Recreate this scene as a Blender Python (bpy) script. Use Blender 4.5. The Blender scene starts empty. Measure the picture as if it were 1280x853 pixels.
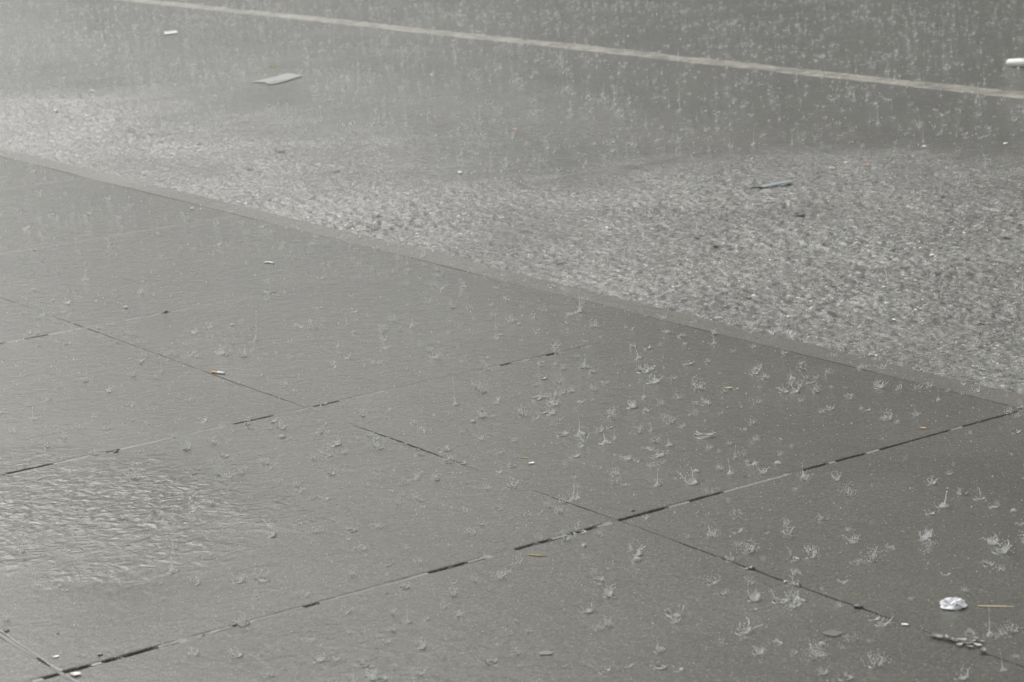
import bpy, math, random
import numpy as np
from mathutils import Matrix, Vector

random.seed(7)
rng = np.random.default_rng(7)
scene = bpy.context.scene
HAZE = 0.006
COL = scene.collection

# ------------------------------------------------------------------ camera
FPX, PITCH, ROLL, AZ, CAMH = 2975.45, 0.235794, -0.0474818, 0.958163, 1.6   # survey of the joints: focal length, tilt, street angle
cam_d = bpy.data.cameras.new('camera'); cam = bpy.data.objects.new('camera', cam_d); COL.objects.link(cam)
cam_d.sensor_width = 36; cam_d.lens = FPX / 1280 * 36
cam_d.clip_start = 0.05; cam_d.clip_end = 3000
cam.matrix_world = Matrix.Translation((0, 0, CAMH)) @ Matrix.Rotation(math.pi/2 - PITCH, 4, 'X') @ Matrix.Rotation(ROLL, 4, 'Z')
cam_d.dof.use_dof = True; cam_d.dof.focus_distance = 6.4; cam_d.dof.aperture_fstop = 8
scene.camera = cam

# ------------------------------------------------------------------ ground survey: u across the street (towards the road), v along the kerb
SA, CA = math.sin(AZ), math.cos(AZ)
def W(u, v, z=0.0): return (u*SA - v*CA, u*CA + v*SA, z)
def UVof(x, y): return (x*SA + y*CA, -x*CA + y*SA)
def G(px, py, z=0.0):
    """point of the ground plane z seen at a place of the photograph"""
    x = px - 640; y = -(py - 426.5)
    c, s = math.cos(ROLL), math.sin(ROLL); x, y = c*x - s*y, s*x + c*y
    d = (x, FPX*math.cos(PITCH) + y*math.sin(PITCH), -FPX*math.sin(PITCH) + y*math.cos(PITCH))
    t = (CAMH - z) / -d[2]
    return Vector((d[0]*t, d[1]*t, z))
def GUV(px, py, z=0.0):
    p = G(px, py, z); return UVof(p.x, p.y)
def scale_at(p): return FPX / math.sqrt(p[0]**2 + p[1]**2 + CAMH**2)       # photo pixels per metre
STREET = Matrix(((SA, -CA, 0, 0), (CA, SA, 0, 0), (0, 0, 1, 0), (0, 0, 0, 1)))  # (u,v,z) -> world
def project(p):
    """world points (n,3) -> photo pixels, for deciding what is in view"""
    q = np.asarray(p, float) - np.array([0, 0, CAMH])
    yf = q[:, 1]*math.cos(PITCH) - q[:, 2]*math.sin(PITCH); yu = q[:, 1]*math.sin(PITCH) + q[:, 2]*math.cos(PITCH)
    c, s = math.cos(ROLL), math.sin(ROLL)
    X = q[:, 0]*FPX/yf; Y = yu*FPX/yf
    return np.stack([640 + c*X + s*Y, 426.5 - (-s*X + c*Y)], 1)

# ------------------------------------------------------------------ helpers
def new_mesh(name, V, F, mats, fm=None, smooth=False):
    me = bpy.data.meshes.new(name)
    me.from_pydata([tuple(v) for v in V], [], F)
    for m in mats: me.materials.append(m)
    if fm is not None: me.polygons.foreach_set('material_index', np.asarray(fm, dtype=np.int32))
    me.polygons.foreach_set('use_smooth', [smooth]*len(me.polygons))
    me.update(); return me
def fast_mesh(name, V, F, mats, fm=None, smooth=True):
    """V (n,3) array, F (m,k) array of one polygon size"""
    V = np.ascontiguousarray(V, np.float32); F = np.ascontiguousarray(F, np.int32); k = F.shape[1]
    me = bpy.data.meshes.new(name)
    me.vertices.add(len(V)); me.vertices.foreach_set('co', V.ravel())
    me.loops.add(F.size); me.loops.foreach_set('vertex_index', F.ravel())
    me.polygons.add(len(F)); me.polygons.foreach_set('loop_start', np.arange(0, F.size, k, dtype=np.int32))
    me.polygons.foreach_set('loop_total', np.full(len(F), k, np.int32))
    for m in mats: me.materials.append(m)
    if fm is not None: me.polygons.foreach_set('material_index', np.ascontiguousarray(fm, np.int32))
    me.polygons.foreach_set('use_smooth', np.full(len(F), smooth, bool))
    me.update(calc_edges=True); me.validate(); return me
def link(name, me, parent=None, mw=None):
    o = bpy.data.objects.new(name, me); COL.objects.link(o)
    if mw is not None: o.matrix_world = mw
    if parent: o.parent = parent
    return o
def tag(o, label=None, cat=None, group=None, kind=None):
    if label: o['label'] = label
    if cat: o['category'] = cat
    if group: o['group'] = group
    if kind: o['kind'] = kind
    return o
def smoothstep(a, b, x):
    t = np.clip((x - a) / (b - a), 0, 1); return t*t*(3 - 2*t)
_perm = np.random.default_rng(3).permutation(256); _perm = np.concatenate([_perm, _perm, _perm])
_ang = np.random.default_rng(4).random(256)*2*np.pi
def perlin(x, y, seed=0):
    x = np.asarray(x, float) + seed*17.31; y = np.asarray(y, float) + seed*9.73
    xi = np.floor(x).astype(int); yi = np.floor(y).astype(int); xf = x - xi; yf = y - yi
    u = xf**3*(xf*(xf*6 - 15) + 10); v = yf**3*(yf*(yf*6 - 15) + 10)
    def g(ix, iy, dx, dy):
        a = _ang[_perm[(_perm[(ix + seed*31) & 255] + iy) & 255]]
        return np.cos(a)*dx + np.sin(a)*dy
    n = (g(xi, yi, xf, yf)*(1-u) + g(xi+1, yi, xf-1, yf)*u)*(1-v) + (g(xi, yi+1, xf, yf-1)*(1-u) + g(xi+1, yi+1, xf-1, yf-1)*u)*v
    return n*1.5

# ------------------------------------------------------------------ materials
def mat(name):
    m = bpy.data.materials.new(name); m.use_nodes = True
    nt = m.node_tree; b = nt.nodes['Principled BSDF']; return m, nt, b
def N(nt, t, **kw):
    n = nt.nodes.new(t)
    for k, v in kw.items():
        if k in n.inputs: n.inputs[k].default_value = v
        else: setattr(n, k, v)
    return n
def ramp(nt, fac, stops):
    r = nt.nodes.new('ShaderNodeValToRGB'); cr = r.color_ramp
    while len(cr.elements) < len(stops): cr.elements.new(0.5)
    for e, (p, c) in zip(cr.elements, stops):
        e.position = p; e.color = (c, c, c, 1) if not isinstance(c, tuple) else (*c, 1)
    nt.links.new(fac, r.inputs[0]); return r.outputs[0]
def math_(nt, op, a, b=None):
    n = nt.nodes.new('ShaderNodeMath'); n.operation = op
    for i, x in enumerate((a, b)):
        if x is None: continue
        if isinstance(x, (int, float)): n.inputs[i].default_value = x
        else: nt.links.new(x, n.inputs[i])
    return n.outputs[0]
def mixc(nt, fac, a, b, mode='MIX'):
    n = nt.nodes.new('ShaderNodeMix'); n.data_type = 'RGBA'; n.blend_type = mode
    for sock, x in ((n.inputs[0], fac), (n.inputs[6], a), (n.inputs[7], b)):
        if isinstance(x, (int, float)): sock.default_value = x
        elif isinstance(x, tuple): sock.default_value = (*x, 1)
        else: nt.links.new(x, sock)
    return n.outputs[2]
def noise(nt, vec, scale, detail=4, rough=0.55, dist=0.0):
    n = N(nt, 'ShaderNodeTexNoise', Scale=scale, Detail=detail, Roughness=rough, Distortion=dist)
    nt.links.new(vec, n.inputs['Vector']); return n.outputs['Fac']
def mapped(nt, scale=(1, 1, 1), rot=0):
    tc = nt.nodes.new('ShaderNodeTexCoord'); mp = nt.nodes.new('ShaderNodeMapping')
    mp.inputs['Scale'].default_value = scale; mp.inputs['Rotation'].default_value = (0, 0, rot)
    nt.links.new(tc.outputs['Object'], mp.inputs['Vector']); return mp.outputs['Vector']
def bump(nt, h, strength, dist, normal=None):
    b = nt.nodes.new('ShaderNodeBump'); b.inputs['Strength'].default_value = strength; b.inputs['Distance'].default_value = dist
    nt.links.new(h, b.inputs['Height'])
    if normal is not None: nt.links.new(normal, b.inputs['Normal'])
    return b.outputs['Normal']

def wet_ground(name, dark, light, speck, speck_amt, film_rough=(0.045, 0.17), flow_spots=(), film=0.0018, grain=230, churned=False):
    """mineral surface under a moving film of rain water (the film is the coat)"""
    m, nt, b = mat(name); L = nt.links
    co = mapped(nt)
    big = noise(nt, co, 1.7, 6, 0.65, 0.7); mid = noise(nt, co, 6, 6, 0.7, 0.5); fine = noise(nt, co, grain, 3, 0.7)
    c = mixc(nt, ramp(nt, big, [(0.3, 0.0), (0.7, 1.0)]), dark, light)
    c = mixc(nt, math_(nt, 'MULTIPLY', ramp(nt, mid, [(0.35, 0.0), (0.75, 1.0)]), 0.45), c, tuple(x*0.62 for x in dark))
    c = mixc(nt, math_(nt, 'MULTIPLY', ramp(nt, fine, [(0.40, 1.0), (0.52, 0.0)]), 0.85), c, tuple(x*0.35 for x in dark))
    grit = noise(nt, co, 95, 3, 0.75)
    c = mixc(nt, math_(nt, 'MULTIPLY', ramp(nt, grit, [(0.38, 1.0), (0.50, 0.0)]), 0.55), c, tuple(x*0.45 for x in dark))
    c = mixc(nt, math_(nt, 'MULTIPLY', ramp(nt, grit, [(0.56, 0.0), (0.68, 1.0)]), 0.45), c, tuple(min(1, x*2.0) for x in light))
    pale = noise(nt, co, grain*0.8, 2, 0.6)
    c = mixc(nt, math_(nt, 'MULTIPLY', ramp(nt, pale, [(0.58, 0.0), (0.70, 1.0)]), 0.6), c, tuple(min(1, x*2.6) for x in light))
    vor = N(nt, 'ShaderNodeTexVoronoi', Scale=170.0); L.new(co, vor.inputs['Vector'])          # pale aggregate grains
    grains = math_(nt, 'MULTIPLY', ramp(nt, vor.outputs['Distance'], [(0.10, 1.0), (0.32, 0.0)]),
                   ramp(nt, vor.outputs['Color'], [(0.72, 0.0), (0.86, 1.0)]))
    c = mixc(nt, math_(nt, 'MULTIPLY', grains, speck_amt), c, speck)
    ch = None
    if churned:                                       # where the sheet runs deep the drops whip it full of air: whitish, opaque; ripple light and shade painted on as flecks
        at = nt.nodes.new('ShaderNodeAttribute'); at.attribute_name = 'churn'; ch = at.outputs['Fac']
        air = math_(nt, 'ADD', math_(nt, 'MULTIPLY', noise(nt, co, 1.6, 4, 0.6), 0.55), math_(nt, 'MULTIPLY', noise(nt, co, 22, 4, 0.6, 0.8), 0.45))
        wc = mixc(nt, ramp(nt, air, [(0.36, 0.0), (0.56, 1.0)]), (0.036, 0.034, 0.026), (0.142, 0.143, 0.130))
        dk = noise(nt, co, 55, 2, 0.5, 0.6); sp = noise(nt, co, 75, 2, 0.6)
        wc = mixc(nt, math_(nt, 'MULTIPLY', ramp(nt, dk, [(0.40, 1.0), (0.45, 0.0)]), 0.95), wc, (0.026, 0.023, 0.018))  # dark sides of the ripples, painted into the water colour
        wc = mixc(nt, math_(nt, 'MULTIPLY', ramp(nt, sp, [(0.635, 0.0), (0.70, 1.0)]), 0.85), wc, (0.55, 0.55, 0.53))  # white sparkle of the ripples, painted into the water colour
        c = mixc(nt, ch, c, wc)
    L.new(c, b.inputs['Base Color'])
    b.inputs['Roughness'].default_value = 0.55; b.inputs['Specular IOR Level'].default_value = 0.25
    L.new(bump(nt, fine, 0.55, 0.002), b.inputs['Normal'])
    # water film
    b.inputs['Coat Weight'].default_value = 1.0; b.inputs['Coat IOR'].default_value = 1.33
    pud = noise(nt, co, 0.9, 4, 0.6, 0.6)
    crough = ramp(nt, pud, [(0.35, film_rough[1]), (0.62, film_rough[0])])
    spots, calm = [], []
    for (u, v, ru, rv, amp, rot) in flow_spots:                                               # dips where the film stands deeper
        mp = nt.nodes.new('ShaderNodeMapping'); mp.vector_type = 'TEXTURE'
        mp.inputs['Location'].default_value = (u, v, 0); mp.inputs['Scale'].default_value = (ru, rv, 1); mp.inputs['Rotation'].default_value = (0, 0, rot)
        tc = nt.nodes.new('ShaderNodeTexCoord'); L.new(tc.outputs['Object'], mp.inputs['Vector'])
        ln = nt.nodes.new('ShaderNodeVectorMath'); ln.operation = 'LENGTH'; L.new(mp.outputs['Vector'], ln.inputs[0])
        rad = math_(nt, 'ADD', ln.outputs['Value'], math_(nt, 'MULTIPLY', math_(nt, 'SUBTRACT', noise(nt, co, 3.5, 4, 0.6, 0.3), 0.5), 1.5))
        mask = ramp(nt, rad, [(0.0, 1.0), (1.15, 0.0)]); spots.append((mask, amp)); calm.append(mask)
    still = None
    for mk in calm: still = math_(nt, 'SUBTRACT', 1.0, math_(nt, 'MULTIPLY', mk, 0.85)) if still is None else math_(nt, 'MULTIPLY', still, math_(nt, 'SUBTRACT', 1.0, math_(nt, 'MULTIPLY', mk, 0.85)))
    damp = lambda x: x if still is None else math_(nt, 'MULTIPLY', x, still)
    rip = math_(nt, 'ADD', noise(nt, co, 26, 3, 0.6, 0.6), math_(nt, 'MULTIPLY', noise(nt, co, 110, 3, 0.7), 0.45))
    nrm = bump(nt, damp(rip), 1.0, film)
    nrm = bump(nt, damp(fine), 0.8, 0.0007, nrm)
    nrm = bump(nt, damp(grit), 0.8, 0.0010, nrm)
    if churned: nrm = bump(nt, math_(nt, 'MULTIPLY', noise(nt, co, 44, 3, 0.6, 1.2), ch), 1.0, 0.010, nrm); calm.append(ch)
    for mask, amp in spots:                                                                   # thin fast ripples over the dip
        if amp: nrm = bump(nt, math_(nt, 'MULTIPLY', noise(nt, co, 30, 3, 0.5, 0.8), mask), 1.0, amp, nrm)
    for mk in calm: crough = math_(nt, 'MULTIPLY', crough, math_(nt, 'SUBTRACT', 1.0, math_(nt, 'MULTIPLY', mk, 0.75)))
    L.new(crough, b.inputs['Coat Roughness'])
    L.new(nrm, b.inputs['Coat Normal'])
    return m

flow_c = GUV(100, 635); flow_e = GUV(150, 730); flow_d = GUV(480, 830)
M_SLAB = wet_ground('wet_concrete', (0.037, 0.0358, 0.0255), (0.088, 0.085, 0.063), (0.40, 0.39, 0.34), 0.75,
                    flow_spots=[(flow_c[0], flow_c[1], 0.45, 0.60, 0.020, 0.2), (flow_e[0], flow_e[1], 0.34, 0.34, 0.0025, 0.2), (flow_d[0], flow_d[1], 0.30, 0.5, 0.006, 0.3)])
M_KERB = wet_ground('wet_kerb_stone', (0.088, 0.081, 0.066), (0.125, 0.115, 0.095), (0.40, 0.38, 0.34), 0.5, (0.14, 0.3))
M_ROAD = wet_ground('wet_asphalt', (0.050, 0.049, 0.040), (0.105, 0.103, 0.086), (0.30, 0.29, 0.27), 0.6, (0.08, 0.2), film=0.0040, grain=180)

M_WATER = wet_ground('silty_rain_water_over_asphalt', (0.050, 0.049, 0.040), (0.105, 0.103, 0.086), (0.30, 0.29, 0.27), 0.6, (0.08, 0.2), film=0.0040, grain=180, churned=True)

def make_clear(name, alpha, tint=(0.86, 0.88, 0.88)):
    """thin torn water: partly see-through, scattering the sky's light"""
    m, nt, b = mat(name); L = nt.links
    b.inputs['Base Color'].default_value = (*tint, 1); b.inputs['Roughness'].default_value = 0.12
    b.inputs['IOR'].default_value = 1.33; b.inputs['Specular IOR Level'].default_value = 0.8
    tr = nt.nodes.new('ShaderNodeBsdfTransparent'); tl = nt.nodes.new('ShaderNodeBsdfTranslucent'); tl.inputs['Color'].default_value = (*tint, 1)
    mx = nt.nodes.new('ShaderNodeMixShader'); mx.inputs[0].default_value = 0.45
    L.new(b.outputs[0], mx.inputs[1]); L.new(tl.outputs[0], mx.inputs[2])
    m2 = nt.nodes.new('ShaderNodeMixShader'); m2.inputs[0].default_value = alpha
    L.new(tr.outputs[0], m2.inputs[1]); L.new(mx.outputs[0], m2.inputs[2])
    L.new(m2.outputs[0], nt.nodes['Material Output'].inputs['Surface'])
    return m
M_SPLASH = make_clear('splash_water', 0.40)
M_JET = make_clear('splash_jets', 0.64)
M_BEAD = make_clear('water_bead', 0.9, (0.92, 0.93, 0.93))
M_RING, _nt, _b = mat('ripple_ring_water'); _b.inputs['Base Color'].default_value = (0.11, 0.105, 0.095, 1); _b.inputs['Roughness'].default_value = 0.15; _b.inputs['IOR'].default_value = 1.33

def simple(name, col, rough=0.5, var=0.25, scale=90, coat=0.6):
    m, nt, b = mat(name)
    n = noise(nt, mapped(nt), scale, 4, 0.6)
    nt.links.new(mixc(nt, n, tuple(c*(1-var) for c in col), tuple(min(1, c*(1+var)) for c in col)), b.inputs['Base Color'])
    b.inputs['Roughness'].default_value = rough; b.inputs['Coat Weight'].default_value = coat; b.inputs['Coat Roughness'].default_value = 0.15
    return m
M_CALM, _nt, _b = mat('standing_joint_water'); _b.inputs['Base Color'].default_value = (0.21, 0.212, 0.205, 1); _b.inputs['Roughness'].default_value = 0.08; _b.inputs['IOR'].default_value = 1.33  # pale base colour stands in for the sky glinting on the water
M_SILT = simple('dark_wet_silt', (0.05, 0.046, 0.04), 0.4)
M_DEEP = simple('joint_dark', (0.022, 0.020, 0.019), 0.8, coat=0.0)
M_PAPER = simple('wet_white_paper', (0.80, 0.81, 0.84), 0.6, 0.06)
M_FOAM = simple('white_polystyrene', (0.76, 0.76, 0.72), 0.7, 0.06, coat=0.2)
M_WOOD = simple('pale_wet_wood', (0.66, 0.56, 0.38), 0.5)
M_STRAW = simple('yellow_straw', (0.58, 0.46, 0.20), 0.5)
M_ORANGE = simple('orange_filter_paper', (0.62, 0.30, 0.12), 0.6)
M_LEAFBROWN = simple('brown_wet_leaf', (0.10, 0.07, 0.045), 0.4)
M_LEAFDARK = simple('blackened_wet_leaf', (0.03, 0.027, 0.023), 0.4)
M_LEAFPALE = simple('pale_bleached_leaf', (0.11, 0.104, 0.083), 0.5)
M_LEAFGREEN = simple('yellow_green_leaf', (0.28, 0.30, 0.10), 0.5)
M_GREYPLASTIC = simple('grey_blue_plastic', (0.30, 0.34, 0.36), 0.35, 0.1)
M_DARKPLASTIC = simple('dark_plastic_end', (0.03, 0.03, 0.035), 0.4)
M_SHEET = simple('soaked_grey_paper', (0.30, 0.31, 0.295), 0.5, 0.35, 22)
M_PEBBLE = simple('pale_pebble', (0.55, 0.50, 0.44), 0.5)

# ------------------------------------------------------------------ pavement slabs (1.32 m squares with open joints)
PXS = {  # open / water-filled / choked stretches of the joints, as read off the photograph
 'A1': [(60,105,'d'),(105,125,'w'),(125,190,'d'),(190,222,'w'),(222,250,'f'),(250,335,'d'),(335,385,'w'),(385,408,'d'),(408,535,'w'),(535,612,'d'),(612,642,'f'),
        (642,700,'d'),(700,712,'w'),(712,742,'d'),(742,757,'w'),(757,780,'f'),(780,850,'d'),(850,868,'w'),(868,900,'d'),(900,980,'w'),(980,1002,'f'),(1002,1080,'d'),(1080,1098,'w'),(1098,1185,'d'),(1185,1205,'w'),(1205,1270,'d')],
 'A2': [(-60,60,'d'),(60,138,'w'),(138,150,'d'),(150,215,'w'),(215,235,'d'),(235,290,'w'),(290,345,'d'),(345,395,'w'),(395,420,'d'),(420,480,'w'),(480,612,'f'),(612,632,'w'),(632,642,'d'),(642,660,'w'),(660,676,'f'),(676,694,'w'),(694,700,'d'),(700,726,'f'),(726,738,'w'),(738,900,'f')],
 'A3': [(-60,15,'d'),(15,35,'w'),(35,58,'d'),(58,104,'w'),(104,150,'f'),(150,200,'w'),(200,212,'d'),(212,262,'w'),(262,282,'f'),(282,300,'d'),(300,318,'w'),(318,346,'d'),(346,362,'w'),(362,474,'f'),(474,536,'w'),(536,600,'f')],
}
LINE_PX = {'A1': [(50,850),(400,752),(775,650),(1090,563),(1265,515)], 'A2': [(0,594),(145,563),(290,530),(380,511),(480,490),(700,443)], 'A3': [(0,432),(205,390),(360,362),(535,333)]}
US = [1.695 + 1.3205*i for i in range(-5, 2)] + [4.296]
VS = [3.922 + 1.3185*j for j in range(-5, 16)]
GAP_V = {5: 0.0072, 6: 0.0056, 7: 0.0050}          # joints of constant v (index in VS)
GAP_U = {5: 0.0045, 6: 0.0010}
def gapv(j): return GAP_V.get(j, 0.010)
def gapu(i): return 0.0006 if i == len(US)-1 else GAP_U.get(i, 0.008)
V, F, FM = [], [], []
def wob(a, seed, amp=0.0030): return float(perlin(a*2.3, seed*3.7, 5))*amp*1.6 + float(perlin(a*14, seed*5.1, 6))*amp*0.7
for i in range(len(US)-1):
    for j in range(len(VS)-1):
        u0, u1, v0, v1 = US[i] + gapu(i)/2, US[i+1] - gapu(i+1)/2, VS[j] + gapv(j)/2, VS[j+1] - gapv(j+1)/2
        near = i >= 4 and 3 <= j <= 9
        n = 50 if near else 12
        k = np.arange(n)/n
        pts = [(u0 + (u1-u0)*t, v0 + wob(u0 + (u1-u0)*t, j)) for t in k] + [(u1 - wob(v0 + (v1-v0)*t, i+50), v0 + (v1-v0)*t) for t in k]
        pts += [(u1 - (u1-u0)*t, v1 - wob(u1 - (u1-u0)*t, j+90)) for t in k] + [(u0 + wob(v1 - (v1-v0)*t, i+130), v1 - (v1-v0)*t) for t in k]
        cu, cv = (u0+u1)/2, (v0+v1)/2; hu, hv = (u1-u0)/2, (v1-v0)/2
        dz = random.uniform(-0.0003, 0.0003); tu, tv = random.uniform(-.0005, .0005), random.uniform(-.0005, .0005)
        b0 = len(V); m = len(pts)
        for inset, z in ((0.005, 0.0), (0.0016, -0.0012), (0.0, -0.005), (0.0, -0.06)):
            for (a, c) in pts:
                jit = 1 + 0.5*float(rng.random()) if 0.0 < inset < 0.004 else 1
                ik = 0.2 if (i == 6 and abs(a - u0) < .004) or (i == 5 and abs(a - u1) < .004) or (i == 6 and abs(a - u1) < .004) else 1.0
                V.append((a - (a-cu)/hu*inset*jit*ik, c - (c-cv)/hv*inset*jit, z + dz + tu*(a-cu) + tv*(c-cv)))
        F.append(list(range(b0, b0+m))); FM.append(0)
        for r in range(3):
            for q in range(m):
                q2 = (q+1) % m
                F.append((b0+r*m+q, b0+(r+1)*m+q, b0+(r+1)*m+q2, b0+r*m+q2)); FM.append(0)
# what lies in the joints: silt, standing water, or a choked flush fill
def strip(along_v, const, a0, a1, gap, state, dzs):
    step = 0.02; n = int((a1-a0)/step); b0 = len(V)
    sts = []
    for q in range(n+1):
        a = a0 + (a1-a0)*q/n
        st = state(a); nz = float(perlin(a*17, const*7, 8)); nz2 = float(perlin(a*45, const*3, 9))
        if st == 'd' and nz + 0.6*nz2 > 0.28: st = 'w'
        sts.append(st)
        z = {'d': -0.010 + 0.007*nz + 0.005*nz2, 'w': -0.0012 + 0.0007*nz, 'f': 0.0013 + 0.0008*nz - (dzs if along_v else 0)}[st] + dzs
        hw = gap/2 + (0.014 + 0.005*nz2 if st == 'f' else 0.0025)
        for s in (-1, 0, 1):
            zz = (-0.0012 if s else 0.0001 + 0.0003*nz + 0.0002*nz2) - (0.0002 if along_v else 0) if st == 'f' else z + (0.0 if s or (along_v and gap < 0.005) else {'d': 0.0, 'w': 0.0016 + 0.0008*nz2}[st])
            V.append((a, const + s*hw, zz) if not along_v else (const + s*hw, a, zz))
    for q in range(n):
        for r in (0, 1):
            i0 = b0 + 3*q + r
            F.append((i0, i0+3, i0+4, i0+1) if not along_v else (i0, i0+1, i0+4, i0+3))
            FM.append({'d': 2, 'w': 1, 'f': 0}[sts[q]])
for j, v in enumerate(VS):
    nm = {5: 'A1', 6: 'A2', 7: 'A3'}.get(j)
    segs = []
    if nm:
        lp = LINE_PX[nm]; xs = [p[0] for p in lp]; ys = [p[1] for p in lp]
        def ua(x): 
            y = np.interp(x, xs, ys) if xs[0] <= x <= xs[-1] else (ys[-1] + (x-xs[-1])*(ys[-1]-ys[-2])/(xs[-1]-xs[-2]) if x > xs[-1] else ys[0] + (x-xs[0])*(ys[1]-ys[0])/(xs[1]-xs[0]))
            return GUV(x, y)[0]
        segs = [(ua(a), ua(b), s) for a, b, s in PXS[nm]]
    def st(a, segs=segs, v=v):
        for x0, x1, s in segs:
            if x0 <= a < x1: return s
        n = float(perlin(a*3.1, v*5, 11)); return ('d' if n > 0.85 else ('w' if n > 0.75 else 'f')) if v > 7 else ('d' if n > 0.25 else ('w' if n > -0.15 else 'f'))
    strip(False, v, US[0], US[-1], gapv(j), st, 0.0)
def st_b1(a):
    n = float(perlin(a*6.0, 2.2, 12))
    if a > 5.26: return 's'
    return 's'
for i, u in enumerate(US[:-1]):
    def st(a, i=i, u=u):
        n = float(perlin(a*4.5, u*5, 12))
        if i == 6:                                  # long faint joint through the middle of the picture
            if 3.95 < a < 4.15: return 'w'
            if a > 5.2: return 'f' if n > 0.12 else 'm'
            return 'f' if n > -0.10 else 'm'
        if i == 5: return 'd' if 3.92 < a < 4.02 else ('m' if a < 4.3 else 'f')
        
        return 'd' if n > 0.3 else ('w' if n > -0.1 else 'f')
    def stz(a): return {'m': 'w'}.get(st(a), st(a))
    b = len(FM); f0 = len(F)
    strip(True, u, VS[0], VS[-1], gapu(i), stz, -0.0016 if i == 6 else -0.0009)
    # shallow silt rather than water in the fine joints
    n = int((VS[-1]-VS[0])/0.02)
    for q in range(n):
        if st(VS[0] + (VS[-1]-VS[0])*q/n) == 'm': FM[b+2*q] = FM[b+2*q+1] = 3
    if i in (5, 6):                                   # choked stretches of the faint joint: only the worn arrises show
        kp = [q for q in range(len(F)) if q < f0 or FM[q] != 0]; F = [F[q] for q in kp]; FM = [FM[q] for q in kp]
pave = link('pavement', new_mesh('pavement', V, F, [M_SLAB, M_CALM, M_DEEP, M_SILT], FM), None, STREET); tag(pave, kind='structure')

# ------------------------------------------------------------------ kerb
UK = 4.402
V, F = [], []
ns = 1200; v_a, v_b = VS[0], VS[-1]
vstep = GUV(588, 328)[1]
for q in range(ns+1):
    v = v_a + (v_b-v_a)*q/ns
    e = wob(v, 301, 0.004) + (0.010 if v > vstep else 0.0) + 0.004*float(perlin(v*0.9, 3, 15))
    f = wob(v, 302, 0.003) - (0.012 if v > vstep else 0.0)
    zz = 0.0012*float(perlin(v*1.4, 1, 16))
    for (u, z) in ((4.2962, -0.17), (4.2962, -0.005 + zz), (4.2972, 0.0002 + zz), (UK - 0.012 + e, 0.001 + zz), (UK - 0.004 + e, -0.003 + zz), (UK + e, -0.012 + zz), (UK + 0.004 + e, -0.17)):
        V.append((u, v, z))
for q in range(ns):
    for r in range(6):
        a = q*7 + r; F.append((a, a+1, a+8, a+7))
kerb = link('kerb', new_mesh('kerb', V, F, [M_KERB]), None, STREET); tag(kerb, kind='structure')

# ------------------------------------------------------------------ road, gutter water, worn line
def road_z(u, v): return -0.135 + 0.135*smoothstep(4.4, 7.4, u) + 0.004*perlin(u*0.7, v*0.5, 21) + 0.0025*perlin(u*2.1, v*1.6, 22)
uu = np.concatenate([np.linspace(4.38, 12, 150), np.linspace(12.1, 40, 40)]); vv = np.concatenate([np.linspace(-12, 0, 40)[:-1], np.linspace(0, 22, 300), np.linspace(22, 70, 60)[1:]])
U, Vg = np.meshgrid(uu, vv, indexing='ij'); Z = road_z(U, Vg)
def grid_faces(nu, nv):
    i, j = np.meshgrid(np.arange(nu-1), np.arange(nv-1), indexing='ij'); a = (i*nv + j).ravel()
    return np.stack([a, a+nv, a+nv+1, a+1], 1)
road = link('road', fast_mesh('road', np.stack([U, Vg, Z], -1).reshape(-1, 3), grid_faces(len(uu), len(vv)), [M_ROAD]), None, STREET); tag(road, kind='structure')
g = 600
ground = link('ground', new_mesh('ground', [(-g, -g, -0.2), (g, -g, -0.2), (g, g, -0.2), (-g, g, -0.2)], [(0, 1, 2, 3)], [M_ROAD])); tag(ground, kind='structure')

UM = float(np.mean([GUV(a, b)[0] for a, b in ((290, 13.5), (640, 54.5), (1000, 91.5), (1280, 117))]))
# outer edge of the choppy flow, surveyed along the street
edge_px = [(-260,80),(-100,88),(0,97),(120,100),(220,104),(330,114),(430,130),(520,150),(600,178),(690,202),(790,203),(860,190),(960,188),(1080,184),(1280,181),(1500,178),(1900,172)]
eu = np.array([GUV(a, b, -0.02) for a, b in edge_px]); eu = eu[np.argsort(eu[:, 1])]
def flow_depth(u, v):
    ub = np.interp(v, eu[:, 1], eu[:, 0]) + 0.35*perlin(v*1.1, u*0.9, 31) + 0.18*perlin(v*3, u*3, 32) + 0.16*perlin(v*9, u*9, 33) + 0.10*perlin(v*26, u*26, 34)
    return ub - u
def flow_level(u, v):
    """same, without the small tongues: the level of the sheet itself"""
    return np.interp(v, eu[:, 1], eu[:, 0]) + 0.35*perlin(v*1.1, u*0.9, 31) - u
h = 0.0075
uu = np.append(np.arange(4.385, UM - 0.004, h), UM); vv = np.concatenate([np.arange(1.6, 10, h), np.arange(10, 21, 0.011)])
U, Vg = np.meshgrid(uu, vv, indexing='ij')
D = flow_depth(U, Vg); DS = flow_level(U, Vg)
def ridged(x, y, s): return 1 - 2*np.abs(perlin(x, y, s))
R = 0.0022*ridged(U/0.08 + 0.5*perlin(U/0.1, Vg/0.1, 43), Vg/0.10, 41) + 0.0022*perlin(U/0.034, Vg/0.038, 42) + 0.0020*ridged(U/0.024, Vg/0.026, 44) + 0.0016*perlin(U/0.0155, Vg/0.016, 45)
patch = 0.70 + 0.5*perlin(U*0.8, Vg*0.55, 47) + 0.35*perlin(U*2.6, Vg*1.7, 49)
amp = 1.7*smoothstep(0.0, 1.5, D)*np.clip(patch, 0.35, 1.2)
level = -0.033 - 0.012*smoothstep(9, 4, Vg); rz = road_z(U, Vg) + 0.0016
base = 0.5*(rz + level + np.sqrt((rz - level)**2 + 0.012**2))          # pool level running softly up into the film on the road
Zw = base + np.maximum(amp*R*smoothstep(UM, UM - .3, U), -0.001 - smoothstep(0.0, 0.02, base - rz + .0016))
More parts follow.
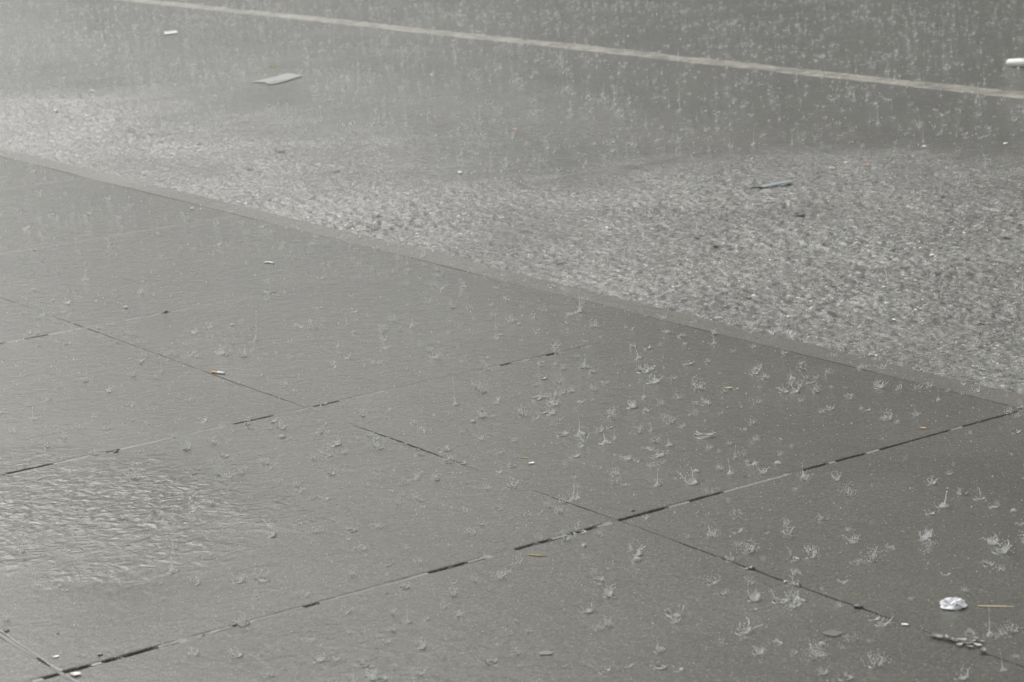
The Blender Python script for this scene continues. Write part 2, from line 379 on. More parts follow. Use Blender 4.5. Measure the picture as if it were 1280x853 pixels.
Zw[-1, :] = road_z(U[-1, :], Vg[-1, :]) + 0.001
keep = D > -99
Fw = grid_faces(len(uu), len(vv)); kf = keep.ravel()[Fw].all(1); Fw = Fw[kf]
used = np.unique(Fw); remap = np.full(U.size, -1); remap[used] = np.arange(len(used))
wm = fast_mesh('gutter_water', np.stack([U, Vg, Zw], -1).reshape(-1, 3)[used], remap[Fw], [M_WATER])
churn = wm.attributes.new('churn', 'FLOAT', 'POINT')          # how full of air the water is: most where it runs deep and fast
churn.data.foreach_set('value', np.clip(smoothstep(-0.25, 0.9, D)*np.clip(patch + 0.3, 0.45, 1.1), 0, 1).ravel()[used].astype(np.float32))
water = link('gutter_water', wm, None, STREET); tag(water, kind='structure')

def make_paint():
    m, nt, b = mat('worn_wet_road_paint'); L = nt.links; co = mapped(nt)
    n1 = noise(nt, co, 9, 6, 0.7, 0.3); st = noise(nt, mapped(nt, (30, 1.2, 1)), 2, 5, 0.65); f = noise(nt, co, 150, 3, 0.7)
    wear = ramp(nt, math_(nt, 'ADD', math_(nt, 'MULTIPLY', n1, 0.55), math_(nt, 'MULTIPLY', st, 0.45)), [(0.42, 1.0), (0.56, 0.0)])
    c = mixc(nt, wear, (0.095, 0.090, 0.075), (0.46, 0.44, 0.36)); c = mixc(nt, math_(nt, 'MULTIPLY', ramp(nt, f, [(0.35, 1.0), (0.5, 0.0)]), 0.5), c, (0.12, 0.115, 0.10))
    L.new(c, b.inputs['Base Color']); b.inputs['Roughness'].default_value = 0.5
    b.inputs['Coat Weight'].default_value = 0.8; b.inputs['Coat IOR'].default_value = 1.33; b.inputs['Coat Roughness'].default_value = 0.22
    nr = bump(nt, f, 0.6, 0.002); L.new(nr, b.inputs['Normal']); L.new(nr, b.inputs['Coat Normal'])
    return m
M_PAINT = make_paint()
um0 = np.mean([GUV(a, b)[0] for a, b in ((290,18),(640,60),(1000,98),(1280,123))]); um1 = np.mean([GUV(a, b)[0] for a, b in ((290,9),(640,49),(1000,85),(1280,111))])
V, F = [], []
nl = 2400
for q in range(nl+1):
    v = -6 + 50*q/nl
    e0 = um0 + 0.012*float(perlin(v*4, 1, 51)) + 0.010*float(perlin(v*19, 2, 52)); e1 = um1 + 0.018*float(perlin(v*3.3, 5, 53)) + 0.016*float(perlin(v*17, 6, 54))
    for t in np.linspace(0, 1, 5):
        u = e0 + (e1-e0)*t; V.append((u, v, float(road_z(u, v)) + (0.003 if 0 < t < 1 else -0.002)))
for q in range(nl):
    for r in range(4):
        a = q*5 + r; F.append((a, a+1, a+6, a+5))
line = link('road_marking', new_mesh('road_marking', V, F, [M_PAINT]), None, STREET); tag(line, kind='structure')

def ground_z(u, v):
    u = np.asarray(u, float); v = np.asarray(v, float)
    z = np.where(u < UK, 0.0, road_z(u, v)); d = flow_depth(u, v)
    lv = -0.033 - 0.012*smoothstep(9, 4, v); zr = z + 0.0016
    return np.where((u >= UK) & (u < UM), 0.5*(zr + lv + np.sqrt((zr - lv)**2 + 0.012**2)), z)

# ------------------------------------------------------------------ raindrop splashes
class MB:
    def __init__(s): s.V, s.F, s.M = [], [], []
    def tube(s, pts, rad, sides=4, mi=0):
        b = len(s.V); n = len(pts); pts = [Vector(p) for p in pts]
        for i, p in enumerate(pts):
            t = (pts[min(i+1, n-1)] - pts[max(i-1, 0)]).normalized()
            a = t.orthogonal().normalized(); c = t.cross(a)
            for k in range(sides):
                w = 2*math.pi*k/sides; s.V.append(tuple(p + (a*math.cos(w) + c*math.sin(w))*rad[i]))
        for i in range(n-1):
            for k in range(sides):
                k2 = (k+1) % sides; s.F.append((b+i*sides+k, b+i*sides+k2, b+(i+1)*sides+k2, b+(i+1)*sides+k)); s.M.append(mi)
        s.F.append(tuple(b+k for k in reversed(range(sides)))); s.M.append(mi); s.F.append(tuple(b+(n-1)*sides+k for k in range(sides))); s.M.append(mi)
    def bead(s, c, r, mi=2, sq=1.0):
        b = len(s.V)
        s.V.append((c[0], c[1], c[2]-r*sq))
        for z, q in ((-0.5, 0.866), (0.5, 0.866)):
            for k in range(6):
                a = math.pi*k/3 + (0.5 if z > 0 else 0); s.V.append((c[0]+r*q*math.cos(a), c[1]+r*q*math.sin(a), c[2]+z*r*sq))
        s.V.append((c[0], c[1], c[2]+r*sq))
        for k in range(6):
            k2 = (k+1) % 6
            for f in ((b, b+1+k2, b+1+k), (b+1+k, b+1+k2, b+7+k2, b+7+k), (b+13, b+7+k, b+7+k2)): s.F.append(f); s.M.append(mi)
    def lathe(s, prof, n=18, mi=0, wav=0.0, gap=None):
        """prof: (r,z) list; wav: uneven rim; gap: broken arc in the wall"""
        b = len(s.V); m = len(prof); ph = random.random()*6
        for k in range(n):
            a = 2*math.pi*k/n
            for t, (r, z) in enumerate(prof):
                w = 1 + wav*(t/(m-1))*(math.sin(3*a+ph) + 0.7*math.sin(7*a+2*ph) + random.uniform(-.6, .6))
                s.V.append((r*math.cos(a)*(0.6+0.4*w), r*math.sin(a)*(0.6+0.4*w), z*w))
        for k in range(n):
            if gap and gap[0] <= k/n < gap[1]: continue
            k2 = (k+1) % n
            for t in range(m-1): s.F.append((b+k*m+t, b+k2*m+t, b+k2*m+t+1, b+k*m+t+1)); s.M.append(mi)
    def mesh(s, name, mats, smooth=True): return new_mesh(name, s.V, s.F, mats, s.M, smooth)
SM = [M_SPLASH, M_JET, M_BEAD, M_RING]
def ring(b, r, hgt, w): b.lathe([(r+w, -0.001), (r+w*0.35, hgt*0.8), (r, hgt), (r-w*0.4, hgt*0.6), (r-w, -0.001)], 22, 3, 0.12)
def crown(r=0.012, hgt=0.009, n=9, L=0.02, lean=0.5, full=True):
    b = MB()
    if full: ring(b, r*1.4, 0.0012, 0.004)
    hw = hgt*random.uniform(.35, 1.0); g0 = random.random()*.5; b.lathe([(r*0.82, -0.001), (r*0.9, hw*0.35), (r*1.02, hw*0.7), (r*1.2, hw)], 20, 0, 0.45, (g0, g0 + random.uniform(.15, .6)) if random.random() < 0.75 else None)
    arc0, arcw = random.random()*n, random.uniform(.35, 1.0)*n
    for k in range(n):
        if (k - arc0) % n > arcw or random.random() < .15: continue
        a = 2*math.pi*(k + random.uniform(-.4, .4))/n; l = L*random.uniform(0.35, 1.15); le = lean*random.uniform(.3, 1.6); tw = random.uniform(-.5, .5); dr = random.uniform(.1, .75)
        p = [(r*1.12*math.cos(a), r*1.12*math.sin(a), hgt*0.75)]
        for t in (0.35, 0.7, 1.0):
            rr = r*1.12 + le*l*t; a2 = a + tw*t*t; p.append((rr*math.cos(a2), rr*math.sin(a2), hgt*0.75 + l*t*(1.25-dr*t)))
        b.tube(p, [0.0014, 0.0011, 0.0008, 0.0005], 4, 1)
        e = p[-1]
        if random.random() < 0.8: b.bead(e, random.uniform(.0007, .0014))
        for _ in range(random.randint(3, 8)):
            q = random.uniform(0.3, 1.4); a3 = random.uniform(-.5, .5); c3, s3 = math.cos(a3), math.sin(a3)
            b.bead(((e[0]*c3 - e[1]*s3)*q, (e[0]*s3 + e[1]*c3)*q, e[2]*random.uniform(.2, 1.6)), random.uniform(.0004, .0010))
    return b
def jet(Lz=0.05):
    b = MB(); r = 0.011
    ring(b, r*1.4, 0.0012, 0.004)
    b.lathe([(r, -0.001), (r*.6, .004), (r*.25, .010)], 12, 0, .2)
    dx, dy = random.uniform(-.12, .12), random.uniform(-.12, .12)
    zs = np.linspace(0.004, Lz, 8)
    b.tube([(dx*z + random.uniform(-.0008, .0008), dy*z + random.uniform(-.0008, .0008), z) for z in zs], [0.0024, .0016, .0012, .0014, .0009, .0011, .0006, .0009], 5, 1)
    z = Lz
    for _ in range(random.randint(2, 5)):
        z += random.uniform(.004, .013); b.bead((dx*z, dy*z, z), random.uniform(.0008, .0017), 2, 1.3)
    for _ in range(10):
        a = random.random()*6.28; q = random.uniform(.008, .022); b.bead((q*math.cos(a), q*math.sin(a), random.uniform(.002, Lz*.6)), random.uniform(.0005, .001))
    return b
def plume(R=0.03, n=46):
    b = MB(); ring(b, 0.010, 0.001, 0.003)
    for _ in range(n):
        a = random.random()*6.28; e = random.uniform(.1, 1.35); q = R*random.uniform(.25, 1)
        b.bead((q*math.cos(a)*math.cos(e), q*math.sin(a)*math.cos(e), q*math.sin(e)*.9), random.uniform(.0004, .0010))
    for _ in range(random.randint(1, 4)):
        a = random.random()*6.28; l = R*random.uniform(.3, .7); le = random.uniform(.3, .9)
        b.tube([(0.006*math.cos(a), .006*math.sin(a), .001), ((.006+le*l*.5)*math.cos(a), (.006+le*l*.5)*math.sin(a), l*.6), ((.006+le*l)*math.cos(a), (.006+le*l)*math.sin(a), l)], [.001, .0008, .0004], 4, 1)
    return b
def crater(r=0.013):
    b = MB(); ring(b, r*.9, 0.0018, 0.004)
    b.lathe([(r*.75, .001), (r*.95, .0035), (r*1.1, .0062)], 18, 0, .5, (0.0, random.uniform(.35, .6)))
    for _ in range(5):
        a = random.random()*6.28; q = r*random.uniform(.9, 1.6); b.bead((q*math.cos(a), q*math.sin(a), random.uniform(.003, .01)), random.uniform(.0005, .001))
    return b
def bubble(r=0.011):
    b = MB(); ring(b, r*1.15, 0.0018, 0.003)
    b.lathe([(r*math.cos(t), r*.8*math.sin(t)) for t in np.linspace(0, 1.5, 6)], 18, 0, 0.0)
    return b
KINDS = {}
def reg(kind, lst): KINDS[kind] = [b.mesh('rain_splash_' + kind, SM) for b in lst]
reg('crown', [crown(random.uniform(.009, .014), random.uniform(.006, .012), random.randint(4, 8), random.uniform(.008, .022), random.uniform(.3, 1.1)) for _ in range(44)])
reg('jet', [jet(random.uniform(.03, .06)) for _ in range(12)])
reg('plume', [plume(random.uniform(.022, .04), random.randint(45, 110)) for _ in range(24)])
reg('crater', [crater(random.uniform(.010, .016)) for _ in range(7)])
reg('bubble', [bubble(random.uniform(.008, .012)) for _ in range(3)])
SIZE = {'crown': 0.03, 'jet': 0.05, 'plume': 0.035, 'crater': 0.014, 'bubble': 0.013}

# splashes read off the photograph
SEEN = [(1003,463,'crown'),(946,463,'crown'),(1102,461,'crown'),(937,416,'crown'),(893,418,'crown'),(797,541,'crown'),(757,554,'jet'),(838,528,'crown'),(798,448,'jet'),(805,465,'crown'),(716,625,'jet'),(725,543,'jet'),
        (654,520,'crown'),(714,490,'plume'),(682,497,'plume'),(596,487,'crown'),(560,295,'crown'),(997,752,'jet'),(1075,705,'plume'),(1095,832,'crown'),(1180,632,'jet'),(1240,680,'crown'),(1252,690,'crown'),(1203,618,'crater'),(1242,634,'crater'),(1276,655,'crater'),
        (990,700,'crown'),(936,690,'plume'),(566,745,'crown'),(590,668,'plume'),(796,700,'bubble'),(795,694,'crown'),(845,768,'crown'),(1270,541,'crater'),(352,547,'bubble'),(416,460,'crown'),(320,425,'jet'),(275,443,'crown'),(303,446,'crown'),
        (243,312,'crown'),(175,367,'crown'),(106,350,'jet'),(175,455,'crown'),(110,268,'crown'),(90,268,'crown'),(565,385,'crown'),(665,398,'crown'),(638,402,'crown'),(620,425,'plume'),(725,390,'jet'),(728,378,'plume'),(510,340,'plume'),(880,545,'crown'),(940,530,'crown'),
        (980,490,'crown'),(1020,490,'plume'),(1110,525,'plume'),(905,490,'plume'),(860,455,'crater'),(1045,600,'crown'),(1060,620,'plume'),(1005,600,'crown'),(890,672,'crown'),(1015,690,'plume'),(1090,700,'plume'),(930,790,'crown'),(940,580,'crater'),(1030,650,'crater'),
        (528,540,'crown'),(600,550,'crown'),(560,578,'plume'),(470,560,'plume'),(545,600,'plume'),(640,610,'plume'),(700,640,'plume'),(330,580,'plume'),(410,570,'plume'),(870,590,'bubble'),(815,585,'crown'),(1020,820,'plume'),(1265,790,'plume'),
        (1050,155,'jet'),(1098,155,'jet'),(1065,165,'crown'),(1095,130,'jet'),(1050,170,'crater'),(1145,140,'crown'),(1275,52,'crown'),(1118,100,'jet'),(700,70,'crown'),(680,30,'plume'),(800,40,'plume'),(640,90,'jet'),(710,110,'jet'),(760,130,'crown'),(880,140,'crown'),(905,150,'plume'),
        (580,20,'crown'),(500,110,'crown'),(465,100,'crater'),(465,105,'crown'),(505,62,'crater'),(530,82,'crater'),(570,55,'plume'),(600,155,'crown'),(190,110,'jet'),(240,95,'jet'),(150,60,'jet'),(90,45,'plume'),(60,70,'crown'),(30,40,'plume'),(120,40,'jet'),(1180,60,'plume'),(1000,40,'jet'),(1150,30,'plume'),(950,60,'plume')]
spl = []
for px, py, k in SEEN:
    p = G(px, py); u, v = UVof(p.x, p.y)
    if k == 'crown' and random.random() < .5: k = 'plume'
    p = G(px, py, float(ground_z(u, v))); u, v = UVof(p.x, p.y); spl.append((u, v, k, random.uniform(.75, 1.1), True))
n_try = 15000
us = rng.uniform(0.8, 14.5, n_try*3); vs = rng.uniform(1.8, 22, n_try*3)
pw = np.array([W(a, b) for a, b in zip(us, vs)]); pp = project(pw)
inview = (pw[:, 1] > 2) & (pp[:, 0] > -150) & (pp[:, 0] < 1430) & (pp[:, 1] > -60) & (pp[:, 1] < 960)
us, vs, pp = us[inview], vs[inview], pp[inview]
dens = (0.6 + 0.7*perlin(us*1.3, vs*1.3, 61))*np.where(us > um1, 0.85, 1.0)
dens *= np.where(us < UK, 0.35 + 0.65*smoothstep(-2.2, 0.8, us*SA - vs*CA + 0.0*us), 1.0)
dens *= np.where((us > UK) & (flow_depth(us, vs) > 0.2), 0.55, 1.0)
keep = rng.random(len(us)) < dens
for lx, ly, rr in ((1191, 757, 32), (1245, 759, 38), (672, 695, 22), (273, 467, 18), (336, 330, 14), (962, 234, 34), (346, 100, 40), (213, 42, 14), (1200, 805, 30)):
    keep &= ~((np.abs(pp[:, 0]-lx) < rr) & (pp[:, 1]-ly > -6) & (pp[:, 1]-ly < 22))      # no fresh splash right on the litter
for u, v in zip(us[keep], vs[keep]):
    flow = u > UK and float(flow_depth(u, v)) > 0.1
    k = random.choices(['crown', 'jet', 'plume', 'crater', 'bubble'], [2, .5, .5, 7, .3] if flow else ([3, 2.6, 3.5, 3, .1] if u > UK else [3.5, .8, 6, 2.8, .15]))[0]
    spl.append((float(u), float(v), k, random.uniform(.32, .9), False))
def ssize(s):
    p = W(s[0], s[1]); q = project([p])[0]
    if not (-10 < q[0] < 1290 and -5 < q[1] < 860): return 0
    return SIZE[s[2]]*s[3]*scale_at(p) + (5 if s[4] else 0)
spl.sort(key=lambda s: -ssize(s))
NAMES = {'crown': ('rain_splash', 'spiky raindrop splash'), 'jet': ('water_jet', 'thin upright raindrop jet'), 'plume': ('spray_burst', 'loose burst of rain spray'),
         'crater': ('water_ring', 'low broken splash ring'), 'bubble': ('rain_bubble', 'clear round rain bubble')}
def zone(u, v):
    if u > um1: return 'on the road beyond the worn line'
    if u > UK:
        if float(flow_depth(u, v)) > 0: return 'on the choppy gutter water'
        return 'on wet road between choppy gutter water and worn line'
    if u > 4.296: return 'on the kerb stone beside the gutter water'
    j = 0 if v < VS[5] else (1 if v < VS[6] else (2 if v < VS[7] else 3))
    if u > US[6]: return ['on the slab with the crumpled white paper', 'on the kerbside slab behind the long dark joint', 'on the kerbside slab behind the second dark joint', 'on the far left pavement by the kerb'][j]
    return ['on the bottom edge slab with the yellow straw', 'on the slab with the rippled dark puddle', 'on the slab with the orange cigarette end', 'on the farthest slabs at the left edge'][j]
for s in spl[:300]:
    u, v, k, sc, seen = s
    z = float(ground_z(u, v))
    o = bpy.data.objects.new(NAMES[k][0], random.choice(KINDS[k])); COL.objects.link(o)
    o.location = W(u, v, z); o.rotation_euler = (random.uniform(-.06, .06), random.uniform(-.06, .06), random.random()*6.28); o.scale = (sc*random.uniform(.75, 1.2), sc*random.uniform(.75, 1.2), sc*random.uniform(.6, 1.0 if k == 'jet' else 1.4))
    zn = zone(u, v)
    tag(o, NAMES[k][1] + ' ' + zn, 'splash', NAMES[k][0].replace('_', ' ') + 's ' + zn)
def merged(name, items, kind_meshes, mats):
    """many small copies baked into one mesh: the uncountable rest"""
    cache = {}
    Vs, Fs, Ms, off = [], [], [], 0
    for (x, y, z, me, sc, rz) in items:
        if me.name not in cache:
            co = np.empty(len(me.vertices)*3); me.vertices.foreach_get('co', co); me.calc_loop_triangles()
            t = np.empty(len(me.loop_triangles)*3, int); me.loop_triangles.foreach_get('vertices', t)
            mi = np.empty(len(me.loop_triangles), int); me.loop_triangles.foreach_get('material_index', mi)
            cache[me.name] = (co.reshape(-1, 3), t.reshape(-1, 3), mi)
        co, t, mi = cache[me.name]; c, s_ = math.cos(rz), math.sin(rz)
        q = co*sc; Vs.append(np.stack([q[:, 0]*c - q[:, 1]*s_ + x, q[:, 0]*s_ + q[:, 1]*c + y, q[:, 2] + z], 1)); Fs.append(t + off); Ms.append(mi); off += len(co)
    return fast_mesh(name, np.concatenate(Vs), np.concatenate(Fs), mats, np.concatenate(Ms))
rest = []
for u, v, k, sc, seen in spl[300:]:
    p = W(u, v, float(ground_z(u, v))); rest.append((p[0], p[1], p[2], random.choice(KINDS[k]), sc, random.random()*6.28))
o = link('distant_rain_splashes', merged('distant_rain_splashes', rest, KINDS, SM)); tag(o, 'countless small raindrop splashes peppering the wet road and slabs', 'splashes', kind='stuff')

# flying droplets just above the ground
n = 60000
us = rng.uniform(0.8, 14.5, n*3); vs = rng.uniform(1.8, 22, n*3)
pw = np.array([W(a, b) for a, b in zip(us, vs)]); pp = project(pw)
ok = (pw[:, 1] > 2) & (pp[:, 0] > -120) & (pp[:, 0] < 1400) & (pp[:, 1] > -60) & (pp[:, 1] < 930)
us, vs = us[ok], vs[ok]
zz = ground_z(us, vs) + np.abs(rng.normal(0, .035, len(us))) + 0.001
P0 = np.stack([us*SA - vs*CA, us*CA + vs*SA, zz], 1)
oct_v = np.array([(1, 0, 0), (-1, 0, 0), (0, 1, 0), (0, -1, 0), (0, 0, 1.2), (0, 0, -1.2)]); oct_f = np.array([(0, 2, 4), (2, 1, 4), (1, 3, 4), (3, 0, 4), (2, 0, 5), (1, 2, 5), (3, 1, 5), (0, 3, 5)])
rad = rng.uniform(.0003, .0009, len(us))
Vd = (P0[:, None, :] + oct_v[None]*rad[:, None, None]).reshape(-1, 3); Fd = (oct_f[None] + 6*np.arange(len(us))[:, None, None]).reshape(-1, 3)
o = link('flying_droplets', fast_mesh('flying_droplets', Vd, Fd, [M_BEAD])); tag(o, 'fine water droplets bouncing low over the wet ground', 'droplets', kind='stuff')

# drops still falling, through the air in front of the street
nd = 60000
Q = np.stack([rng.uniform(-6, 6, nd), rng.uniform(2.2, 16, nd), rng.uniform(-0.02, 2.2, nd)], 1); pp = project(Q)
Q = Q[(pp[:, 0] > -150) & (pp[:, 0] < 1430) & (pp[:, 1] > -80) & (pp[:, 1] < 930)]
qr = rng.uniform(.0005, .0012, len(Q))
Vd = (Q[:, None, :] + (oct_v*np.array([1, 1, 1.5]))[None]*qr[:, None, None]).reshape(-1, 3); Fd = (oct_f[None] + 6*np.arange(len(Q))[:, None, None]).reshape(-1, 3)
o = link('falling_raindrops', fast_mesh('falling_raindrops', Vd, Fd, [M_BEAD])); tag(o, 'heavy rain falling as countless separate drops', 'rain', kind='stuff')

# ------------------------------------------------------------------ litter and debris
def on_ground(px, py):
    p = G(px, py)
    for _ in range(3):
        u, v = UVof(p.x, p.y); p = G(px, py, float(ground_z(u, v)))
    return p
def heading(a, b): d = b - a; return math.atan2(d.y, d.x)
def place(o, p, rz=0, dz=0.0): o.location = (p[0], p[1], p[2]+dz); o.rotation_euler = (0, 0, rz); return o

def stick(name, pa, pb, r, m, label, cat, group=None, flat=0.7):
    a, b = on_ground(*pa), on_ground(*pb); L = (b-a).length
    mb = MB(); n = 9
    pts = [(L*(t-0.5), 0.012*L*math.sin(t*5+px_seed(pa)), 0.0) for t in np.linspace(0, 1, n)]
    rad = [r*(0.55 + 0.45*math.sin(math.pi*min(1, max(0.08, t*1.1)))) for t in np.linspace(0, 1, n)]
    mb.tube(pts, rad, 6, 0)
    o = link(name, mb.mesh(name, [m], False)); place(o, (a+b)/2, heading(a, b), r*0.7); tag(o, label, cat, group); return o
def px_seed(p): return (p[0]*13 + p[1]*7) % 6
stick('wooden_stick', (1222, 758.5), (1267, 760), 0.0023, M_WOOD, 'thin pale wooden stick lying beside the crumpled white paper', 'stick')
stick('straw_piece', (660, 694.5), (684, 695.5), 0.0019, M_STRAW, 'short yellow straw piece just in front of the long dark joint', 'straw')
stick('straw_piece', (336, 83.5), (347, 83), 0.0035, M_STRAW, 'tiny yellow straw fragment above the flattened grey paper on the road', 'straw')
stick('straw_piece', (651, 573), (662, 573.5), 0.0013, M_STRAW, 'tiny tan straw bit beside a small white scrap on the middle slab', 'straw')

def crumple(name, w, d, hgt, m, seed, amp=0.35, sub=3):
    import bmesh
    bm = bmesh.new(); bmesh.ops.create_icosphere(bm, subdivisions=sub, radius=1)
    for vtx in bm.verts:
        x, y, z = vtx.co
        f = 1 + amp*float(ridged(np.array(x*1.6 + seed), np.array(y*1.6 + z*1.3), 70)) * 0.5 + amp*0.5*float(perlin(x*4 + z*3, y*4 + seed, 71))
        vtx.co = (x*f*w/2, y*f*d/2, max(z*f, -0.25)*hgt*(0.75 + 0.5*float(perlin(x*2.2, y*2.2 + seed, 72))))
    me = bpy.data.meshes.new(name); bm.to_mesh(me); bm.free(); me.materials.append(m); return me
o = link('crumpled_paper', crumple('crumpled_paper', 0.046, 0.040, 0.016, M_PAPER, 1.3, .55)); place(o, on_ground(1191, 758), 0.1, 0.003); tag(o, 'small crumpled ball of bright white wet paper on the front right slab', 'paper')

def butt(pa, pb, r, mats, label, bend=0.0, fil=0.4):
    a, b = on_ground(*pa), on_ground(*pb); L = (b-a).length
    e = bpy.data.objects.new('cigarette_butt', None); COL.objects.link(e); place(e, (a+b)/2, heading(a, b)); tag(e, label, 'cigarette butt')
    def seg(t0, t1, nm, m, k):
        mb = MB(); ts = np.linspace(t0, t1, 6)
        mb.tube([(L*(t-.5), bend*L*math.sin(math.pi*t), r*0.9) for t in ts], [r*k*(1 + 0.06*math.sin(t*40)) for t in ts], 10, 0)
        link(nm, mb.mesh(nm, [m]), e)
    seg(0, fil, 'filter', mats[0], 1.03); seg(fil, 1, 'paper_tube', mats[1], 1.0)
butt((265, 466.5), (281, 468), 0.0032, (M_ORANGE, M_PAPER), 'cigarette end with orange filter and white paper on the left slabs')
butt((331, 329.5), (342, 330.5), 0.0034, (M_PAPER, M_PAPER), 'bent all white cigarette butt on the slabs near the kerb', 0.18)

def sheet(name, pxs, m, thick, label, cat, wav=0.003):
    """thin flat piece with the surveyed outline, its own thickness and slight curl"""
    P = [on_ground(*q) for q in pxs]; c = sum(P, Vector())/len(P); n = len(P)
    V, F = [], []
    for k in (0, 1):
        for q, p in enumerate(P): V.append((p.x-c.x, p.y-c.y, p.z-c.z + (thick if k else 0.0) + wav*(0.5 + 0.5*math.sin(q*2.1))))
    V.append((0, 0, thick + wav*0.9)); V.append((0, 0, wav*0.9))
    for q in range(n):
        q2 = (q+1) % n; F += [(q, q2, n+q2, n+q), (n+q, n+q2, 2*n), (q2, q, 2*n+1)]
    me = new_mesh(name, V, F, [m]); o = link(name, me); o.location = (c.x, c.y, c.z + 0.004); tag(o, label, cat); return o
sheet('paper_scrap', [(205, 41.5), (221, 40), (222, 42.5), (206, 44.5)], M_PAPER, 0.003, 'narrow bright white paper scrap far back on the road', 'paper')
sh = sheet('paper_sheet', [(314, 104), (330, 100.5), (345, 97), (352, 94.5), (361, 93), (379, 95.5), (369, 99), (356, 103), (340, 106.5), (332, 106), (334, 104)], M_SHEET, 0.001, 'flattened pale grey soaked paper sheet lying on the road', 'paper', 0.0008)
c = sh.location
fold = []
for q in [(331, 104.5), (350, 99.5), (370, 96.5), (366, 99.3), (346, 103.5), (336, 105.5)]:
    p = on_ground(*q); fold.append((p.x-c.x, p.y-c.y, p.z-c.z+0.004))
V = [(x, y, z + 0.0022 + 0.0006*math.sin(i*2)) for i, (x, y, z) in enumerate(fold)] + [(x, y, z + 0.0032 + 0.0006*math.sin(i*2)) for i, (x, y, z) in enumerate(fold)]
nf = len(fold); F = [tuple(range(nf, 2*nf)), tuple(reversed(range(nf)))] + [(i, (i+1) % nf, nf+(i+1) % nf, nf+i) for i in range(nf)]
link('folded_layer', new_mesh('folded_layer', V, F, [M_SHEET]), sh)

# grey strip with a dark end, half sunk in the gutter water
a, b = on_ground(938, 238), on_ground(990, 231); L = (b-a).length
e = bpy.data.objects.new('plastic_strip', None); COL.objects.link(e); place(e, (a+b)/2, heading(a, b), 0.004); tag(e, 'grey blue plastic strip with a dark tip lying in the choppy water', 'strip')
def lath(x0, x1, w0, w1, z0, z1, t, nm, m):
    V = [(x0, -w0, z0), (x1, -w1, z1), (x1, w1, z1), (x0, w0, z0), (x0, -w0*.9, z0+t), (x1, -w1*.9, z1+t), (x1, w1*.9, z1+t), (x0, w0*.9, z0+t)]
    link(nm, new_mesh(nm, V, [(3, 2, 1, 0), (4, 5, 6, 7), (0, 1, 5, 4), (1, 2, 6, 5), (2, 3, 7, 6), (3, 0, 4, 7)], [m]), e)
lath(-L*0.24, L*0.5, 0.016, 0.021, 0.001, 0.010, 0.004, 'strip_body', M_GREYPLASTIC); lath(-L*0.5, -L*0.24, 0.004, 0.015, 0.002, 0.0012, 0.004, 'dark_tip', M_DARKPLASTIC)

# white polystyrene piece at the right edge
V, F = [], []
pa, pb = on_ground(1260, 82), on_ground(1288, 84); L = (pb-pa).length; ht = 0.032
n = 24; prof = [(0.90, 0.0), (1.0, 0.008), (1.0, 0.016), (0.90, 0.027), (0.6, ht), (0.25, ht+0.002)]
for r, z in prof:
    for k in range(n):
        t = 2*math.pi*k/n; cx, cy = math.cos(t), math.sin(t); ex = 0.75
        V.append((L/2*r*math.copysign(abs(cx)**ex, cx), 0.045*r*math.copysign(abs(cy)**ex, cy), z + 0.0015*math.sin(3*t+r*5)))
for q in range(len(prof)-1):
    for k in range(n): F.append((q*n+k, q*n+(k+1) % n, (q+1)*n+(k+1) % n, (q+1)*n+k))
F.append(tuple((len(prof)-1)*n+k for k in range(n)))
o = link('polystyrene_piece', new_mesh('polystyrene_piece', V, F, [M_FOAM], smooth=True)); place(o, (pa+pb)/2, heading(pa, pb), 0.004); tag(o, 'rounded white polystyrene piece on the road at the right edge', 'foam piece')

def leaf(name, px, py, wpx, ar, m, label, cat, group=None, curl=0.25, dz=0.0015, rz=None):
    p = on_ground(px, py); L = wpx/scale_at(p); n = 18; V, F = [], []
    sd = px_seed((px, py))
    for k in (0, 1):
        for q in range(n+1):
            t = q/n; w = ar*L*0.5*(max(0.0, math.sin(math.pi*t))**0.5)*(1 + 0.13*math.sin(9*t+sd) + 0.08*math.sin(23*t+2*sd)) + 0.0002
            for s in (-1, 0, 1):
                V.append((L*(t-.5), s*w + 0.05*L*math.sin(3*t+sd), curl*L*((2*t-1)**2*0.35 + abs(s)*0.22*math.sin(math.pi*t)) + 0.0006*k))
    m3 = 3*(n+1)
    for q in range(n):
        for s in (0, 1):
            a = q*3+s; F += [(m3+a, m3+a+3, m3+a+4, m3+a+1), (a+1, a+4, a+3, a)]
        F += [(q*3, q*3+3, m3+q*3+3, m3+q*3), (m3+q*3+2, m3+q*3+5, q*3+5, q*3+2)]
    o = link(name, new_mesh(name, V, F, [m], smooth=False)); place(o, p, random.uniform(-.6, .6) if rz is None else rz, dz); tag(o, label, cat, group); return o
leaf('leaf', 910, 486, 11, .5, M_LEAFGREEN, 'small yellow green leaf on the slab beside the kerb', 'leaf', rz=0)
leaf('leaf', 1041, 792, 24, .8, M_LEAFPALE, 'pale oval bleached leaf flat on the front right slab', 'leaf', curl=.0, dz=.0008)
leaf('leaf', 682, 817, 18, .8, M_LEAFPALE, 'faint beige oval leaf at the bottom middle of the pavement', 'leaf', curl=.0, dz=.0008)
leaf('leaf', 1154, 536, 8, .5, M_ORANGE, 'tiny orange leaf chip beside the right end of the dark joint', 'leaf')
leaf('leaf', 643, 162, 7, .9, M_ORANGE, 'tiny orange leaf speck on the open road in the middle', 'leaf')
leaf('leaf', 1083, 207, 8, .9, M_ORANGE, 'small orange leaf speck floating at the edge of the choppy water', 'leaf')
leaf('leaf', 1025, 216, 14, .4, M_LEAFPALE, 'thin beige leaf sliver floating above the grey plastic strip', 'leaf')
leaf('leaf', 1170, 30, 9, .4, M_LEAFPALE, 'small beige leaf far back beyond the white line', 'leaf')
